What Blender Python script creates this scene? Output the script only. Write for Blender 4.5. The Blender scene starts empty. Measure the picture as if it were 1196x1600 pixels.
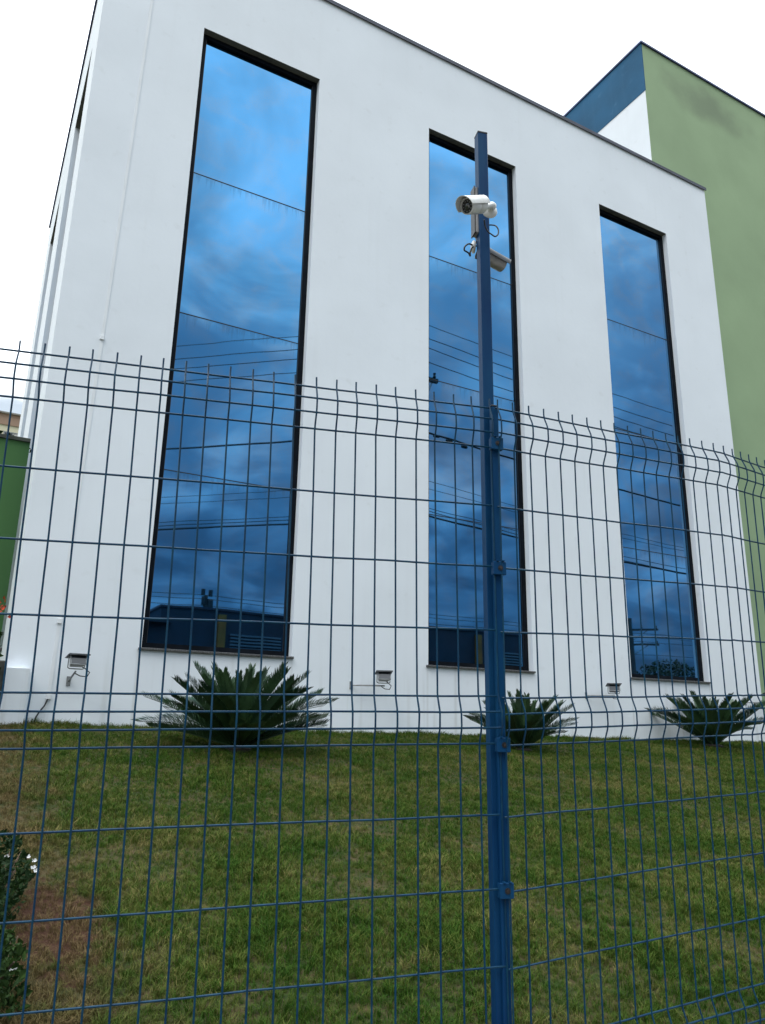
import bpy, math, random
from mathutils import Vector, Matrix, noise
random.seed(7)
S = bpy.context.scene
COL = S.collection
R = math.radians

# ------------------------------------------------------------------ camera
cam_d = bpy.data.cameras.new('camera')
cam = bpy.data.objects.new('camera', cam_d); COL.objects.link(cam)
FPX = 1186.22
yaw, pitch, roll = 0.49958, 0.27187, 0.01811
_f = Vector((math.sin(yaw)*math.cos(pitch), math.cos(yaw)*math.cos(pitch), math.sin(pitch)))
_r0 = Vector((math.cos(yaw), -math.sin(yaw), 0)); _u0 = _r0.cross(_f)
RV = _r0*math.cos(roll) + _u0*math.sin(roll); UV = -_r0*math.sin(roll) + _u0*math.cos(roll); FV = _f
cam.matrix_world = Matrix(((RV.x, UV.x, -FV.x, 0), (RV.y, UV.y, -FV.y, 0), (RV.z, UV.z, -FV.z, 0), (0, 0, 0, 1)))
cam_d.sensor_fit = 'VERTICAL'; cam_d.sensor_height = 36.0; cam_d.sensor_width = 27.0
cam_d.lens = FPX/1600*36.0
cam_d.clip_start = 0.05; cam_d.clip_end = 2000
S.camera = cam
S.render.resolution_x, S.render.resolution_y = 765, 1024

# ------------------------------------------------------------------ world
CLX, CLY = 33.0, 2.0
SUN_EL, SUN_AZ = 52.0, -118.0      # azimuth measured from +Y towards +X
W = bpy.data.worlds.new('World'); S.world = W; W.use_nodes = True
nt = W.node_tree; nt.nodes.clear()
def N(t, typ, **kw):
    n = t.nodes.new(typ)
    for k, v in kw.items(): setattr(n, k, v)
    return n
out = N(nt, 'ShaderNodeOutputWorld'); bg = N(nt, 'ShaderNodeBackground'); bg.inputs['Strength'].default_value = 0.1
sky = N(nt, 'ShaderNodeTexSky', sky_type='NISHITA'); sky.sun_disc = False
sky.sun_elevation = R(SUN_EL); sky.sun_rotation = R(SUN_AZ)
tc = N(nt, 'ShaderNodeTexCoord'); sep = N(nt, 'ShaderNodeSeparateXYZ')
nt.links.new(tc.outputs['Generated'], sep.inputs[0])
def wmath(op, a, b=None, c=None):
    m = N(nt, 'ShaderNodeMath', operation=op)
    for i, v in enumerate((a, b, c)):
        if v is None: continue
        if isinstance(v, (int, float)): m.inputs[i].default_value = v
        else: nt.links.new(v, m.inputs[i])
    return m.outputs[0]
# cloud layer projected on a plane overhead
zc = wmath('MAXIMUM', sep.outputs['Z'], 0.0)
den = wmath('ADD', zc, 0.22)
comb = N(nt, 'ShaderNodeCombineXYZ')
nt.links.new(wmath('DIVIDE', sep.outputs['X'], den), comb.inputs[0])
nt.links.new(wmath('DIVIDE', sep.outputs['Y'], den), comb.inputs[1])
offs = N(nt, 'ShaderNodeVectorMath', operation='ADD'); offs.inputs[1].default_value = (CLX, CLY, 0); nt.links.new(comb.outputs[0], offs.inputs[0])
n1 = N(nt, 'ShaderNodeTexNoise'); n1.inputs['Scale'].default_value = 3.2; n1.inputs['Detail'].default_value = 8; n1.inputs['Roughness'].default_value = 0.52; n1.inputs['Distortion'].default_value = 0.5
nt.links.new(offs.outputs[0], n1.inputs['Vector'])
n2 = N(nt, 'ShaderNodeTexNoise'); n2.inputs['Scale'].default_value = 1.15; n2.inputs['Detail'].default_value = 3
nt.links.new(offs.outputs[0], n2.inputs['Vector'])
def wmap(v, a, b_, c, d):
    m_ = N(nt, 'ShaderNodeMapRange', interpolation_type='SMOOTHSTEP')
    m_.inputs['From Min'].default_value = a; m_.inputs['From Max'].default_value = b_; m_.inputs['To Min'].default_value = c; m_.inputs['To Max'].default_value = d
    nt.links.new(v, m_.inputs['Value']); return m_.outputs[0]
# overcast brightness: brighter towards the zenith and on the side where the cloud is thin
elev = wmath('MULTIPLY_ADD', zc, 1.18, 0.15)
elev = wmath('ADD', elev, wmath('MULTIPLY', wmap(zc, 0.66, 1.0, 0.0, 1.0), 1.75))
lift = wmath('MULTIPLY', wmap(sep.outputs['Y'], -0.1, 0.7, 0.0, 1.0), 0.46)
base = wmath('ADD', elev, lift)
cl = wmath('MULTIPLY', wmap(n1.outputs['Fac'], 0.38, 0.66, 0.76, 1.48), wmap(n2.outputs['Fac'], 0.38, 0.62, 0.72, 1.28))
lum = wmath('MULTIPLY', base, cl)
lum = wmath('MULTIPLY', lum, 14.9)
tint = N(nt, 'ShaderNodeMix', data_type='RGBA')
tint.inputs['A'].default_value = (0.60, 0.84, 1.12, 1); tint.inputs['B'].default_value = (0.93, 1.0, 1.05, 1)
mr = N(nt, 'ShaderNodeMapRange'); mr.inputs['From Min'].default_value = 3.0; mr.inputs['From Max'].default_value = 13.0
nt.links.new(lum, mr.inputs['Value']); nt.links.new(mr.outputs[0], tint.inputs['Factor'])
vm = N(nt, 'ShaderNodeVectorMath', operation='SCALE')
nt.links.new(tint.outputs['Result'], vm.inputs[0]); nt.links.new(lum, vm.inputs['Scale'])
mx = N(nt, 'ShaderNodeMix', data_type='RGBA'); mx.inputs['Factor'].default_value = 0.95
nt.links.new(sky.outputs[0], mx.inputs['A']); nt.links.new(vm.outputs[0], mx.inputs['B'])
nt.links.new(mx.outputs['Result'], bg.inputs['Color']); nt.links.new(bg.outputs[0], out.inputs[0])

# ------------------------------------------------------------------ sun behind cloud
sd = bpy.data.lights.new('sun', 'SUN'); sd.energy = 1.2; sd.angle = R(22); sd.color = (1, 0.97, 0.93)
so = bpy.data.objects.new('sun', sd); COL.objects.link(so)
dirv = Vector((math.sin(R(SUN_AZ))*math.cos(R(SUN_EL)), math.cos(R(SUN_AZ))*math.cos(R(SUN_EL)), math.sin(R(SUN_EL))))
so.rotation_euler = dirv.to_track_quat('Z', 'Y').to_euler(); so.location = dirv*30

vs = S.view_settings
vs.view_transform = 'Standard'; vs.look = 'None'; vs.exposure = 0.0; vs.gamma = 1.0; vs.use_curve_mapping = False

# ------------------------------------------------------------------ helpers
class MB:
    def __init__(s): s.v = []; s.f = []
    def add(s, vs_, fs_):
        o = len(s.v); s.v += [tuple(v) for v in vs_]; s.f += [tuple(i+o for i in f) for f in fs_]
    def box(s, x0, x1, y0, y1, z0, z1, M=None):
        vs_ = [Vector((x, y, z)) for z in (z0, z1) for y in (y0, y1) for x in (x0, x1)]
        if M: vs_ = [M @ v for v in vs_]
        s.add(vs_, [(0, 2, 3, 1), (4, 5, 7, 6), (0, 1, 5, 4), (2, 6, 7, 3), (0, 4, 6, 2), (1, 3, 7, 5)])
        return s
    def bbox(s, x0, x1, y0, y1, z0, z1, b=0.002, M=None):
        """box with chamfered long edges (octagonal section along z) and chamfered ends"""
        def ring(z, i):
            return [(x0+i+b, y0+i, z), (x1-i-b, y0+i, z), (x1-i, y0+i+b, z), (x1-i, y1-i-b, z), (x1-i-b, y1-i, z), (x0+i+b, y1-i, z), (x0+i, y1-i-b, z), (x0+i, y0+i+b, z)]
        vs_ = ring(z0, b)+ring(z0+b, 0)+ring(z1-b, 0)+ring(z1, b)
        vs_ = [Vector(v) for v in vs_]
        if M: vs_ = [M @ v for v in vs_]
        fs = [tuple(range(7, -1, -1)), tuple(range(24, 32))]
        for k in range(3):
            for i in range(8):
                j = (i+1) % 8; fs.append((k*8+i, k*8+j, k*8+8+j, k*8+8+i))
        s.add(vs_, fs); return s
    def tube(s, pts, r, n=6, cap=True):
        pts = [Vector(p) for p in pts]; rr = r if isinstance(r, (list, tuple)) else [r]*len(pts)
        t0 = (pts[1]-pts[0]).normalized()
        a = t0.cross(Vector((0.13, 0.31, 0.94)))
        if a.length < 0.05: a = t0.cross(Vector((1, 0, 0)))
        a.normalize(); o = len(s.v)
        for i, p in enumerate(pts):
            if i == 0: t = t0
            elif i == len(pts)-1: t = (pts[i]-pts[i-1]).normalized()
            else: t = ((pts[i+1]-pts[i]).normalized()+(pts[i]-pts[i-1]).normalized()).normalized()
            a = (a - t*a.dot(t)).normalized(); b = t.cross(a)
            for k in range(n):
                w = 2*math.pi*k/n; s.v.append(tuple(p+(a*math.cos(w)+b*math.sin(w))*rr[i]))
        for i in range(len(pts)-1):
            for k in range(n):
                j = (k+1) % n; s.f.append((o+i*n+k, o+i*n+j, o+(i+1)*n+j, o+(i+1)*n+k))
        if cap:
            s.f.append(tuple(o+k for k in range(n-1, -1, -1))); s.f.append(tuple(o+(len(pts)-1)*n+k for k in range(n)))
        return s
    def mesh(s, name, mat, smooth=False):
        me = bpy.data.meshes.new(name); me.from_pydata(s.v, [], s.f); me.update()
        if mat: me.materials.append(mat)
        if smooth:
            for p in me.polygons: p.use_smooth = True
            try: me.set_sharp_from_angle(angle=R(38))
            except Exception: pass
        return me
    def build(s, name, mat, parent=None, smooth=False, loc=None):
        o = bpy.data.objects.new(name, s.mesh(name, mat, smooth)); COL.objects.link(o)
        if parent: o.parent = parent
        if loc: o.location = loc
        return o

def thing(name, label, cat, loc=(0, 0, 0), rz=0, group=None):
    o = bpy.data.objects.new(name, None); COL.objects.link(o)
    o.location = loc; o.rotation_euler = (0, 0, rz); o.empty_display_size = 0.2
    o['label'] = label; o['category'] = cat
    if group: o['group'] = group
    return o
def tag(o, label=None, cat=None, group=None, kind=None):
    if label: o['label'] = label
    if cat: o['category'] = cat
    if group: o['group'] = group
    if kind: o['kind'] = kind
    return o
def link_mesh(name, me, parent=None, loc=None, rot=None, scale=None):
    o = bpy.data.objects.new(name, me); COL.objects.link(o)
    if parent: o.parent = parent
    if loc is not None: o.location = loc
    if rot is not None: o.rotation_euler = rot
    if scale is not None: o.scale = scale
    return o

# ------------------------------------------------------------------ materials
def mat(name, col, rough=0.6, metal=0.0, spec=0.5, var=0.0, vscale=3.0, bump=0.0, bscale=40.0, coat=0.0, col2=None, coord='Object', detail=6, stretch=None):
    m = bpy.data.materials.new(name); m.use_nodes = True; t = m.node_tree
    p = t.nodes['Principled BSDF']
    p.inputs['Roughness'].default_value = rough; p.inputs['Metallic'].default_value = metal
    p.inputs['Specular IOR Level'].default_value = spec; p.inputs['Coat Weight'].default_value = coat
    p.inputs['Base Color'].default_value = (*col, 1)
    c = N(t, 'ShaderNodeTexCoord'); vec = c.outputs[coord]
    if stretch:
        mp = N(t, 'ShaderNodeMapping'); mp.inputs['Scale'].default_value = stretch
        t.links.new(vec, mp.inputs[0]); vec = mp.outputs[0]
    if var or col2:
        nz = N(t, 'ShaderNodeTexNoise'); nz.inputs['Scale'].default_value = vscale; nz.inputs['Detail'].default_value = detail
        t.links.new(vec, nz.inputs['Vector'])
        rp = N(t, 'ShaderNodeValToRGB')
        c2 = col2 if col2 else tuple(x*(1-var) for x in col)
        c1 = col if col2 else tuple(min(1, x*(1+var)) for x in col)
        rp.color_ramp.elements[0].color = (*c1, 1); rp.color_ramp.elements[1].color = (*c2, 1)
        rp.color_ramp.elements[0].position = 0.35; rp.color_ramp.elements[1].position = 0.68
        t.links.new(nz.outputs['Fac'], rp.inputs['Fac']); t.links.new(rp.outputs[0], p.inputs['Base Color'])
    if bump:
        nb = N(t, 'ShaderNodeTexNoise'); nb.inputs['Scale'].default_value = bscale; nb.inputs['Detail'].default_value = 5
        t.links.new(vec, nb.inputs['Vector'])
        b = N(t, 'ShaderNodeBump'); b.inputs['Strength'].default_value = bump; b.inputs['Distance'].default_value = 0.01
        t.links.new(nb.outputs['Fac'], b.inputs['Height']); t.links.new(b.outputs[0], p.inputs['Normal'])
    return m

SILLS = ((1.79, .035, .5), (2.9, .05, .25), (3.66, .03, .35), (5.66, .03, .4), (6.12, .045, .5), (7.2, .05, .25), (9.52, .03, .35), (10.3, .06, .2), (11.38, .03, .4))
def wall_paint(name, col, dirt=(0.35, 0.34, 0.30), stain_top=0.0, stain_base=0.9, blotch=0.05, mould=None):
    """painted render: faint roller variation, hairline grain, splash dirt near the ground, optional mould patches"""
    m = bpy.data.materials.new(name); m.use_nodes = True; t = m.node_tree; L = t.links.new
    p = t.nodes['Principled BSDF']; p.inputs['Roughness'].default_value = 0.75; p.inputs['Specular IOR Level'].default_value = 0.25
    g = N(t, 'ShaderNodeNewGeometry'); sp = N(t, 'ShaderNodeSeparateXYZ'); L(g.outputs['Position'], sp.inputs[0])
    nz = N(t, 'ShaderNodeTexNoise'); nz.inputs['Scale'].default_value = 0.7; nz.inputs['Detail'].default_value = 8; L(g.outputs['Position'], nz.inputs['Vector'])
    r1 = N(t, 'ShaderNodeMapRange'); r1.inputs['From Min'].default_value = 0.3; r1.inputs['From Max'].default_value = 0.7
    r1.inputs['To Min'].default_value = 1-blotch; r1.inputs['To Max'].default_value = 1+blotch*0.5; L(nz.outputs['Fac'], r1.inputs['Value'])
    sc = N(t, 'ShaderNodeVectorMath', operation='SCALE'); sc.inputs[0].default_value = col; L(r1.outputs[0], sc.inputs['Scale'])
    # vertical streak dirt
    mp = N(t, 'ShaderNodeMapping'); mp.inputs['Scale'].default_value = (7, 7, 0.35); L(g.outputs['Position'], mp.inputs[0])
    ns = N(t, 'ShaderNodeTexNoise'); ns.inputs['Scale'].default_value = 1.0; ns.inputs['Detail'].default_value = 6; L(mp.outputs[0], ns.inputs['Vector'])
    rs = N(t, 'ShaderNodeMapRange'); rs.inputs['From Min'].default_value = 0.56; rs.inputs['From Max'].default_value = 0.8; L(ns.outputs['Fac'], rs.inputs['Value'])
    # base splash: stronger close to the ground
    rb = N(t, 'ShaderNodeMapRange'); rb.inputs['From Min'].default_value = 0.75; rb.inputs['From Max'].default_value = -0.2
    rb.inputs['To Min'].default_value = 0.05; rb.inputs['To Max'].default_value = 0.75; L(sp.outputs['Z'], rb.inputs['Value'])
    mm = N(t, 'ShaderNodeMath', operation='MULTIPLY'); L(rs.outputs[0], mm.inputs[0]); L(rb.outputs[0], mm.inputs[1])
    nf = N(t, 'ShaderNodeTexNoise'); nf.inputs['Scale'].default_value = 5.0; nf.inputs['Detail'].default_value = 10; L(g.outputs['Position'], nf.inputs['Vector'])
    rf = N(t, 'ShaderNodeMapRange'); rf.inputs['From Min'].default_value = 0.62; rf.inputs['From Max'].default_value = 0.78; rf.inputs['To Max'].default_value = 0.14; L(nf.outputs['Fac'], rf.inputs['Value'])
    am = N(t, 'ShaderNodeMath', operation='ADD', use_clamp=True); L(mm.outputs[0], am.inputs[0]); L(rf.outputs[0], am.inputs[1])
    mm2 = N(t, 'ShaderNodeMath', operation='MULTIPLY'); L(am.outputs[0], mm2.inputs[0]); mm2.inputs[1].default_value = stain_base
    mxx = N(t, 'ShaderNodeMix', data_type='RGBA'); L(mm2.outputs[0], mxx.inputs['Factor']); L(sc.outputs[0], mxx.inputs['A']); mxx.inputs['B'].default_value = (*dirt, 1)
    last = mxx.outputs['Result']
    if name == 'white_render':
        tot = None
        for (sx0, sw, sa) in SILLS:
            a1 = N(t, 'ShaderNodeMath', operation='ADD'); L(sp.outputs['X'], a1.inputs[0]); a1.inputs[1].default_value = -sx0
            a2 = N(t, 'ShaderNodeMath', operation='ABSOLUTE'); L(a1.outputs[0], a2.inputs[0])
            a3 = N(t, 'ShaderNodeMapRange', interpolation_type='SMOOTHSTEP'); a3.inputs['From Min'].default_value = sw; a3.inputs['From Max'].default_value = 0.0; a3.inputs['To Max'].default_value = sa; L(a2.outputs[0], a3.inputs['Value'])
            if tot is None: tot = a3.outputs[0]
            else:
                a4 = N(t, 'ShaderNodeMath', operation='ADD'); L(tot, a4.inputs[0]); L(a3.outputs[0], a4.inputs[1]); tot = a4.outputs[0]
        zt_ = N(t, 'ShaderNodeMapRange'); zt_.inputs['From Min'].default_value = 0.78; zt_.inputs['From Max'].default_value = 0.74; L(sp.outputs['Z'], zt_.inputs['Value'])
        nk = N(t, 'ShaderNodeTexNoise'); nk.inputs['Scale'].default_value = 6; nk.inputs['Detail'].default_value = 6; L(g.outputs['Position'], nk.inputs['Vector'])
        k1 = N(t, 'ShaderNodeMath', operation='MULTIPLY'); L(tot, k1.inputs[0]); L(zt_.outputs[0], k1.inputs[1])
        k2 = N(t, 'ShaderNodeMath', operation='MULTIPLY'); L(k1.outputs[0], k2.inputs[0]); L(nk.outputs['Fac'], k2.inputs[1])
        mk_ = N(t, 'ShaderNodeMix', data_type='RGBA'); L(k2.outputs[0], mk_.inputs['Factor']); L(last, mk_.inputs['A']); mk_.inputs['B'].default_value = (*dirt, 1)
        last = mk_.outputs['Result']
    if mould:
        (mcol, cx, cz, rx, rz, sl) = mould
        mp2 = N(t, 'ShaderNodeMath', operation='MULTIPLY_ADD'); L(sp.outputs['X'], mp2.inputs[0]); mp2.inputs[1].default_value = 1/rx; mp2.inputs[2].default_value = -cx/rx
        mp3 = N(t, 'ShaderNodeMath', operation='MULTIPLY_ADD'); L(sp.outputs['Z'], mp3.inputs[0]); mp3.inputs[1].default_value = 1/rz; mp3.inputs[2].default_value = -cz/rz
        cb = N(t, 'ShaderNodeCombineXYZ'); L(mp2.outputs[0], cb.inputs[0]); L(mp3.outputs[0], cb.inputs[1])
        ln = N(t, 'ShaderNodeVectorMath', operation='LENGTH'); L(cb.outputs[0], ln.inputs[0])
        nm = N(t, 'ShaderNodeTexNoise'); nm.inputs['Scale'].default_value = 1.3; nm.inputs['Detail'].default_value = 5; L(g.outputs['Position'], nm.inputs['Vector'])
        ma = N(t, 'ShaderNodeMath', operation='MULTIPLY_ADD'); L(nm.outputs['Fac'], ma.inputs[0]); ma.inputs[1].default_value = 1.1; L(ln.outputs['Value'], ma.inputs[2])
        m5 = N(t, 'ShaderNodeMapRange', interpolation_type='SMOOTHSTEP'); m5.inputs['From Min'].default_value = 1.75; m5.inputs['From Max'].default_value = 0.75; m5.inputs['To Max'].default_value = 0.55; L(ma.outputs[0], m5.inputs['Value'])
        m4 = N(t, 'ShaderNodeMix', data_type='RGBA'); L(m5.outputs[0], m4.inputs['Factor']); L(last, m4.inputs['A']); m4.inputs['B'].default_value = (*mcol, 1)
        last = m4.outputs['Result']
    L(last, p.inputs['Base Color'])
    nb = N(t, 'ShaderNodeTexNoise'); nb.inputs['Scale'].default_value = 1.6; nb.inputs['Detail'].default_value = 10; nb.inputs['Roughness'].default_value = 0.6; L(g.outputs['Position'], nb.inputs['Vector'])
    b = N(t, 'ShaderNodeBump'); b.inputs['Strength'].default_value = 0.35; b.inputs['Distance'].default_value = 0.02
    L(nb.outputs['Fac'], b.inputs['Height']); L(b.outputs[0], p.inputs['Normal'])
    return m

M_white = wall_paint('white_render', (0.765, 0.805, 0.845))
M_green = wall_paint('light_green_render', (0.285, 0.385, 0.225), dirt=(0.2, 0.24, 0.15), stain_base=0.5, blotch=0.10, mould=((0.12, 0.14, 0.10), 15.3, 15.95, 1.7, 0.62, 0))
M_greenwall = wall_paint('dark_green_render', (0.07, 0.17, 0.055), dirt=(0.05, 0.08, 0.04), blotch=0.15)
M_blueband = wall_paint('blue_render', (0.012, 0.092, 0.19), dirt=(0.10, 0.22, 0.32), stain_base=1.6, blotch=0.3)
M_beige = wall_paint('beige_render', (0.62, 0.58, 0.42), blotch=0.06)
M_brown = wall_paint('brown_render', (0.33, 0.22, 0.16), blotch=0.06)
M_cap = mat('dark_flashing', (0.035, 0.04, 0.06), 0.45, 0.5, var=0.3, vscale=2)
M_capblue = mat('dark_blue_flashing', (0.02, 0.035, 0.12), 0.45, 0.2, var=0.3, vscale=2)
M_frame = mat('black_aluminium', (0.006, 0.008, 0.012), 0.55, 0.0, spec=0.05, var=0.3, vscale=6)
M_soffit = mat('soffit_dark', (0.10, 0.10, 0.085), 0.8, var=0.35, vscale=2.5)
M_sill = mat('granite_sill', (0.07, 0.07, 0.07), 0.45, var=0.7, vscale=60, bump=0.1, bscale=80)
M_postblue = mat('blue_enamel_post', (0.002, 0.026, 0.092), 0.42, 0.0, spec=0.10, col2=(0.006, 0.050, 0.12), vscale=9, bump=0.05, bscale=120, stretch=(1, 1, 0.25))
M_wire = mat('blue_enamel_wire', (0.003, 0.027, 0.066), 0.42, 0.0, spec=0.18, col2=(0.005, 0.045, 0.085), vscale=30)
M_dark = mat('black_plastic', (0.012, 0.012, 0.014), 0.4, var=0.3, vscale=20)
M_rust = mat('rusty_bolt', (0.03, 0.022, 0.02), 0.7, 0.3, var=0.5, vscale=60)
M_camwhite = mat('white_camera_shell', (0.55, 0.55, 0.53), 0.38, 0.0, var=0.12, vscale=25, coat=0.2)
M_camgrey = mat('grey_camera_shell', (0.27, 0.26, 0.25), 0.38, 0.3, var=0.15, vscale=25)
M_lens = mat('lens_glass', (0.01, 0.015, 0.02), 0.06, 0.0, spec=0.9, coat=1.0)
M_galv = mat('galvanised_grey', (0.22, 0.23, 0.235), 0.5, 0.4, var=0.35, vscale=12)
M_lampglass = mat('lamp_glass', (0.03, 0.035, 0.045), 0.1, 0.0, spec=0.8)
M_hood = mat('weathered_sheet_hood', (0.055, 0.06, 0.068), 0.55, 0.3, var=0.35, vscale=10)
M_conduit = mat('white_painted_conduit', (0.74, 0.765, 0.785), 0.6, var=0.04, vscale=4)
M_concrete = mat('concrete', (0.22, 0.21, 0.19), 0.85, var=0.25, vscale=4, bump=0.3, bscale=30)
M_asphalt = mat('asphalt', (0.05, 0.05, 0.052), 0.9, var=0.25, vscale=3, bump=0.4, bscale=90)
M_ground = mat('far_ground', (0.10, 0.11, 0.06), 0.95, col2=(0.16, 0.12, 0.08), vscale=0.15)
M_line = mat('road_paint', (0.7, 0.7, 0.66), 0.7, var=0.15, vscale=10)
M_shed = mat('dark_blue_grey_cladding', (0.020, 0.024, 0.038), 0.7, var=0.2, vscale=1)
M_yellow = mat('yellow_paint', (0.30, 0.10, 0.012), 0.6, var=0.15, vscale=2)
M_slat = mat('grey_shutter', (0.13, 0.14, 0.16), 0.5, var=0.1, vscale=3)
M_polec = mat('concrete_pole', (0.045, 0.044, 0.042), 0.85, var=0.2, vscale=3, bump=0.2, bscale=20)
M_cable = mat('black_cable', (0.012, 0.012, 0.013), 0.6)
M_bark = mat('brown_bark', (0.09, 0.06, 0.04), 0.9, var=0.4, vscale=15, bump=0.6, bscale=25)
M_winglass = mat('dark_window_glass', (0.03, 0.035, 0.045), 0.08, 0.0, spec=0.8)
M_curtain = mat('pale_curtain', (0.5, 0.48, 0.46), 0.9, var=0.1, vscale=8)

def leaf_mat(name, c1, c2, rough=0.5, trans=0.15, vscale=2.0, spec=0.35):
    m = bpy.data.materials.new(name); m.use_nodes = True; t = m.node_tree; L = t.links.new
    p = t.nodes['Principled BSDF']; p.inputs['Roughness'].default_value = rough; p.inputs['Specular IOR Level'].default_value = spec
    g = N(t, 'ShaderNodeNewGeometry'); oi = N(t, 'ShaderNodeObjectInfo')
    nz = N(t, 'ShaderNodeTexNoise'); nz.inputs['Scale'].default_value = vscale; nz.inputs['Detail'].default_value = 4
    L(g.outputs['Position'], nz.inputs['Vector'])
    a = N(t, 'ShaderNodeMath', operation='MULTIPLY_ADD'); L(oi.outputs['Random'], a.inputs[0]); a.inputs[1].default_value = 0.5; a.inputs[2].default_value = -0.25
    b = N(t, 'ShaderNodeMath', operation='ADD', use_clamp=True); L(nz.outputs['Fac'], b.inputs[0]); L(a.outputs[0], b.inputs[1])
    rp = N(t, 'ShaderNodeValToRGB'); rp.color_ramp.elements[0].color = (*c1, 1); rp.color_ramp.elements[1].color = (*c2, 1)
    rp.color_ramp.elements[0].position = 0.3; rp.color_ramp.elements[1].position = 0.75
    L(b.outputs[0], rp.inputs['Fac']); L(rp.outputs[0], p.inputs['Base Color'])
    tr = N(t, 'ShaderNodeBsdfTranslucent'); L(rp.outputs[0], tr.inputs['Color'])
    ms = N(t, 'ShaderNodeMixShader'); ms.inputs[0].default_value = trans
    L(p.outputs[0], ms.inputs[1]); L(tr.outputs[0], ms.inputs[2]); L(ms.outputs[0], t.nodes['Material Output'].inputs['Surface'])
    return m
M_cycad = leaf_mat('cycad_leaf', (0.010, 0.032, 0.013), (0.045, 0.098, 0.038), 0.36, 0.06, 5, 0.6)
M_cycadstem = mat('cycad_trunk', (0.018, 0.014, 0.010), 0.9, var=0.4, vscale=25, bump=0.8, bscale=30)
M_weed = leaf_mat('weed_leaf', (0.010, 0.026, 0.008), (0.045, 0.088, 0.018), 0.65, 0.2, 22, 0.12)
M_flower = mat('white_petal', (0.75, 0.75, 0.75), 0.6)
M_red = mat('orange_red_flower', (0.55, 0.06, 0.02), 0.6, var=0.2, vscale=30)
M_tree = leaf_mat('tree_leaf', (0.010, 0.020, 0.010), (0.028, 0.045, 0.018), 0.6, 0.1, 0.6)

# tinted reflective glass (mirror coating) with dirt drips under each joint
def glass_mat(drips=0.26):
    m = bpy.data.materials.new('blue_reflective_glass'); m.use_nodes = True; t = m.node_tree; L = t.links.new
    p = t.nodes['Principled BSDF']; p.inputs['Metallic'].default_value = 1.0; p.inputs['Roughness'].default_value = 0.015
    p.inputs['Base Color'].default_value = (0.050, 0.225, 0.455, 1)
    tcn = N(t, 'ShaderNodeTexCoord'); sp = N(t, 'ShaderNodeSeparateXYZ'); L(tcn.outputs['Object'], sp.inputs[0])
    g = N(t, 'ShaderNodeNewGeometry')
    p.inputs['Coat Weight'].default_value = 0.6; p.inputs['Coat Roughness'].default_value = 0.01; p.inputs['Coat IOR'].default_value = 1.45
    # large soft waviness of the float glass
    nw = N(t, 'ShaderNodeTexNoise'); nw.inputs['Scale'].default_value = 0.9; nw.inputs['Detail'].default_value = 1.5; L(g.outputs['Position'], nw.inputs['Vector'])
    b = N(t, 'ShaderNodeBump'); b.inputs['Strength'].default_value = 0.05; b.inputs['Distance'].default_value = 0.03
    L(nw.outputs['Fac'], b.inputs['Height']); L(b.outputs[0], p.inputs['Normal'])
    # drips: vertical streaks that start at the pane's top edge (local z = 0 downwards) and fade out
    mp = N(t, 'ShaderNodeMapping'); mp.inputs['Scale'].default_value = (26, 1, 0.9); L(g.outputs['Position'], mp.inputs[0])
    ns = N(t, 'ShaderNodeTexNoise'); ns.inputs['Scale'].default_value = 1.0; ns.inputs['Detail'].default_value = 4; L(mp.outputs[0], ns.inputs['Vector'])
    rl = N(t, 'ShaderNodeMapRange'); rl.inputs['From Min'].default_value = 0.48; rl.inputs['From Max'].default_value = 0.75; rl.inputs['To Min'].default_value = 0.03; rl.inputs['To Max'].default_value = 0.40; L(ns.outputs['Fac'], rl.inputs['Value'])
    dv = N(t, 'ShaderNodeMath', operation='DIVIDE'); L(sp.outputs['Z'], dv.inputs[0]); L(rl.outputs[0], dv.inputs[1])
    fd = N(t, 'ShaderNodeMath', operation='ADD', use_clamp=True); L(dv.outputs[0], fd.inputs[0]); fd.inputs[1].default_value = 1.0
    fm = N(t, 'ShaderNodeMath', operation='MULTIPLY'); L(fd.outputs[0], fm.inputs[0]); fm.inputs[1].default_value = drips
    df = N(t, 'ShaderNodeBsdfDiffuse'); df.inputs['Color'].default_value = (0.055, 0.09, 0.13, 1)
    ms = N(t, 'ShaderNodeMixShader'); L(fm.outputs[0], ms.inputs[0]); L(p.outputs[0], ms.inputs[1]); L(df.outputs[0], ms.inputs[2])
    L(ms.outputs[0], t.nodes['Material Output'].inputs['Surface'])
    return m
M_glass = glass_mat(); M_glass_top = glass_mat(0.0)

# ------------------------------------------------------------------ ground
def lawn_z(x, y):
    yy = min(y, 9.2)
    z = -1.08 + (yy-1.95)/7.05 - 0.012*(x-1.5)*(yy-1.95)/7.0
    z += 0.022*noise.noise(Vector((x*0.8, y*0.8, 3.1))) + 0.012*noise.noise(Vector((x*2.7, y*2.7, 1.1)))
    return z
g = MB(); g.add([(-700, -700, -1.66), (700, -700, -1.66), (700, 700, -1.66), (-700, 700, -1.66)], [(0, 1, 2, 3)])
tag(g.build('ground', M_ground), kind='structure')
g = MB(); g.box(-60, 90, -1.6, 1.78, -1.64, -1.5)
tag(g.build('pavement', M_concrete), kind='structure')
g = MB(); g.box(-60, 90, -9.5, -1.62, -1.655, -1.63)
road = tag(g.build('road', M_asphalt), kind='structure')
for k in range(-8, 16):
    l = MB(); l.box(k*4, k*4+2, -5.6, -5.48, -1.628, -1.624); l.build('lane_marking', M_line, road)

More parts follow.
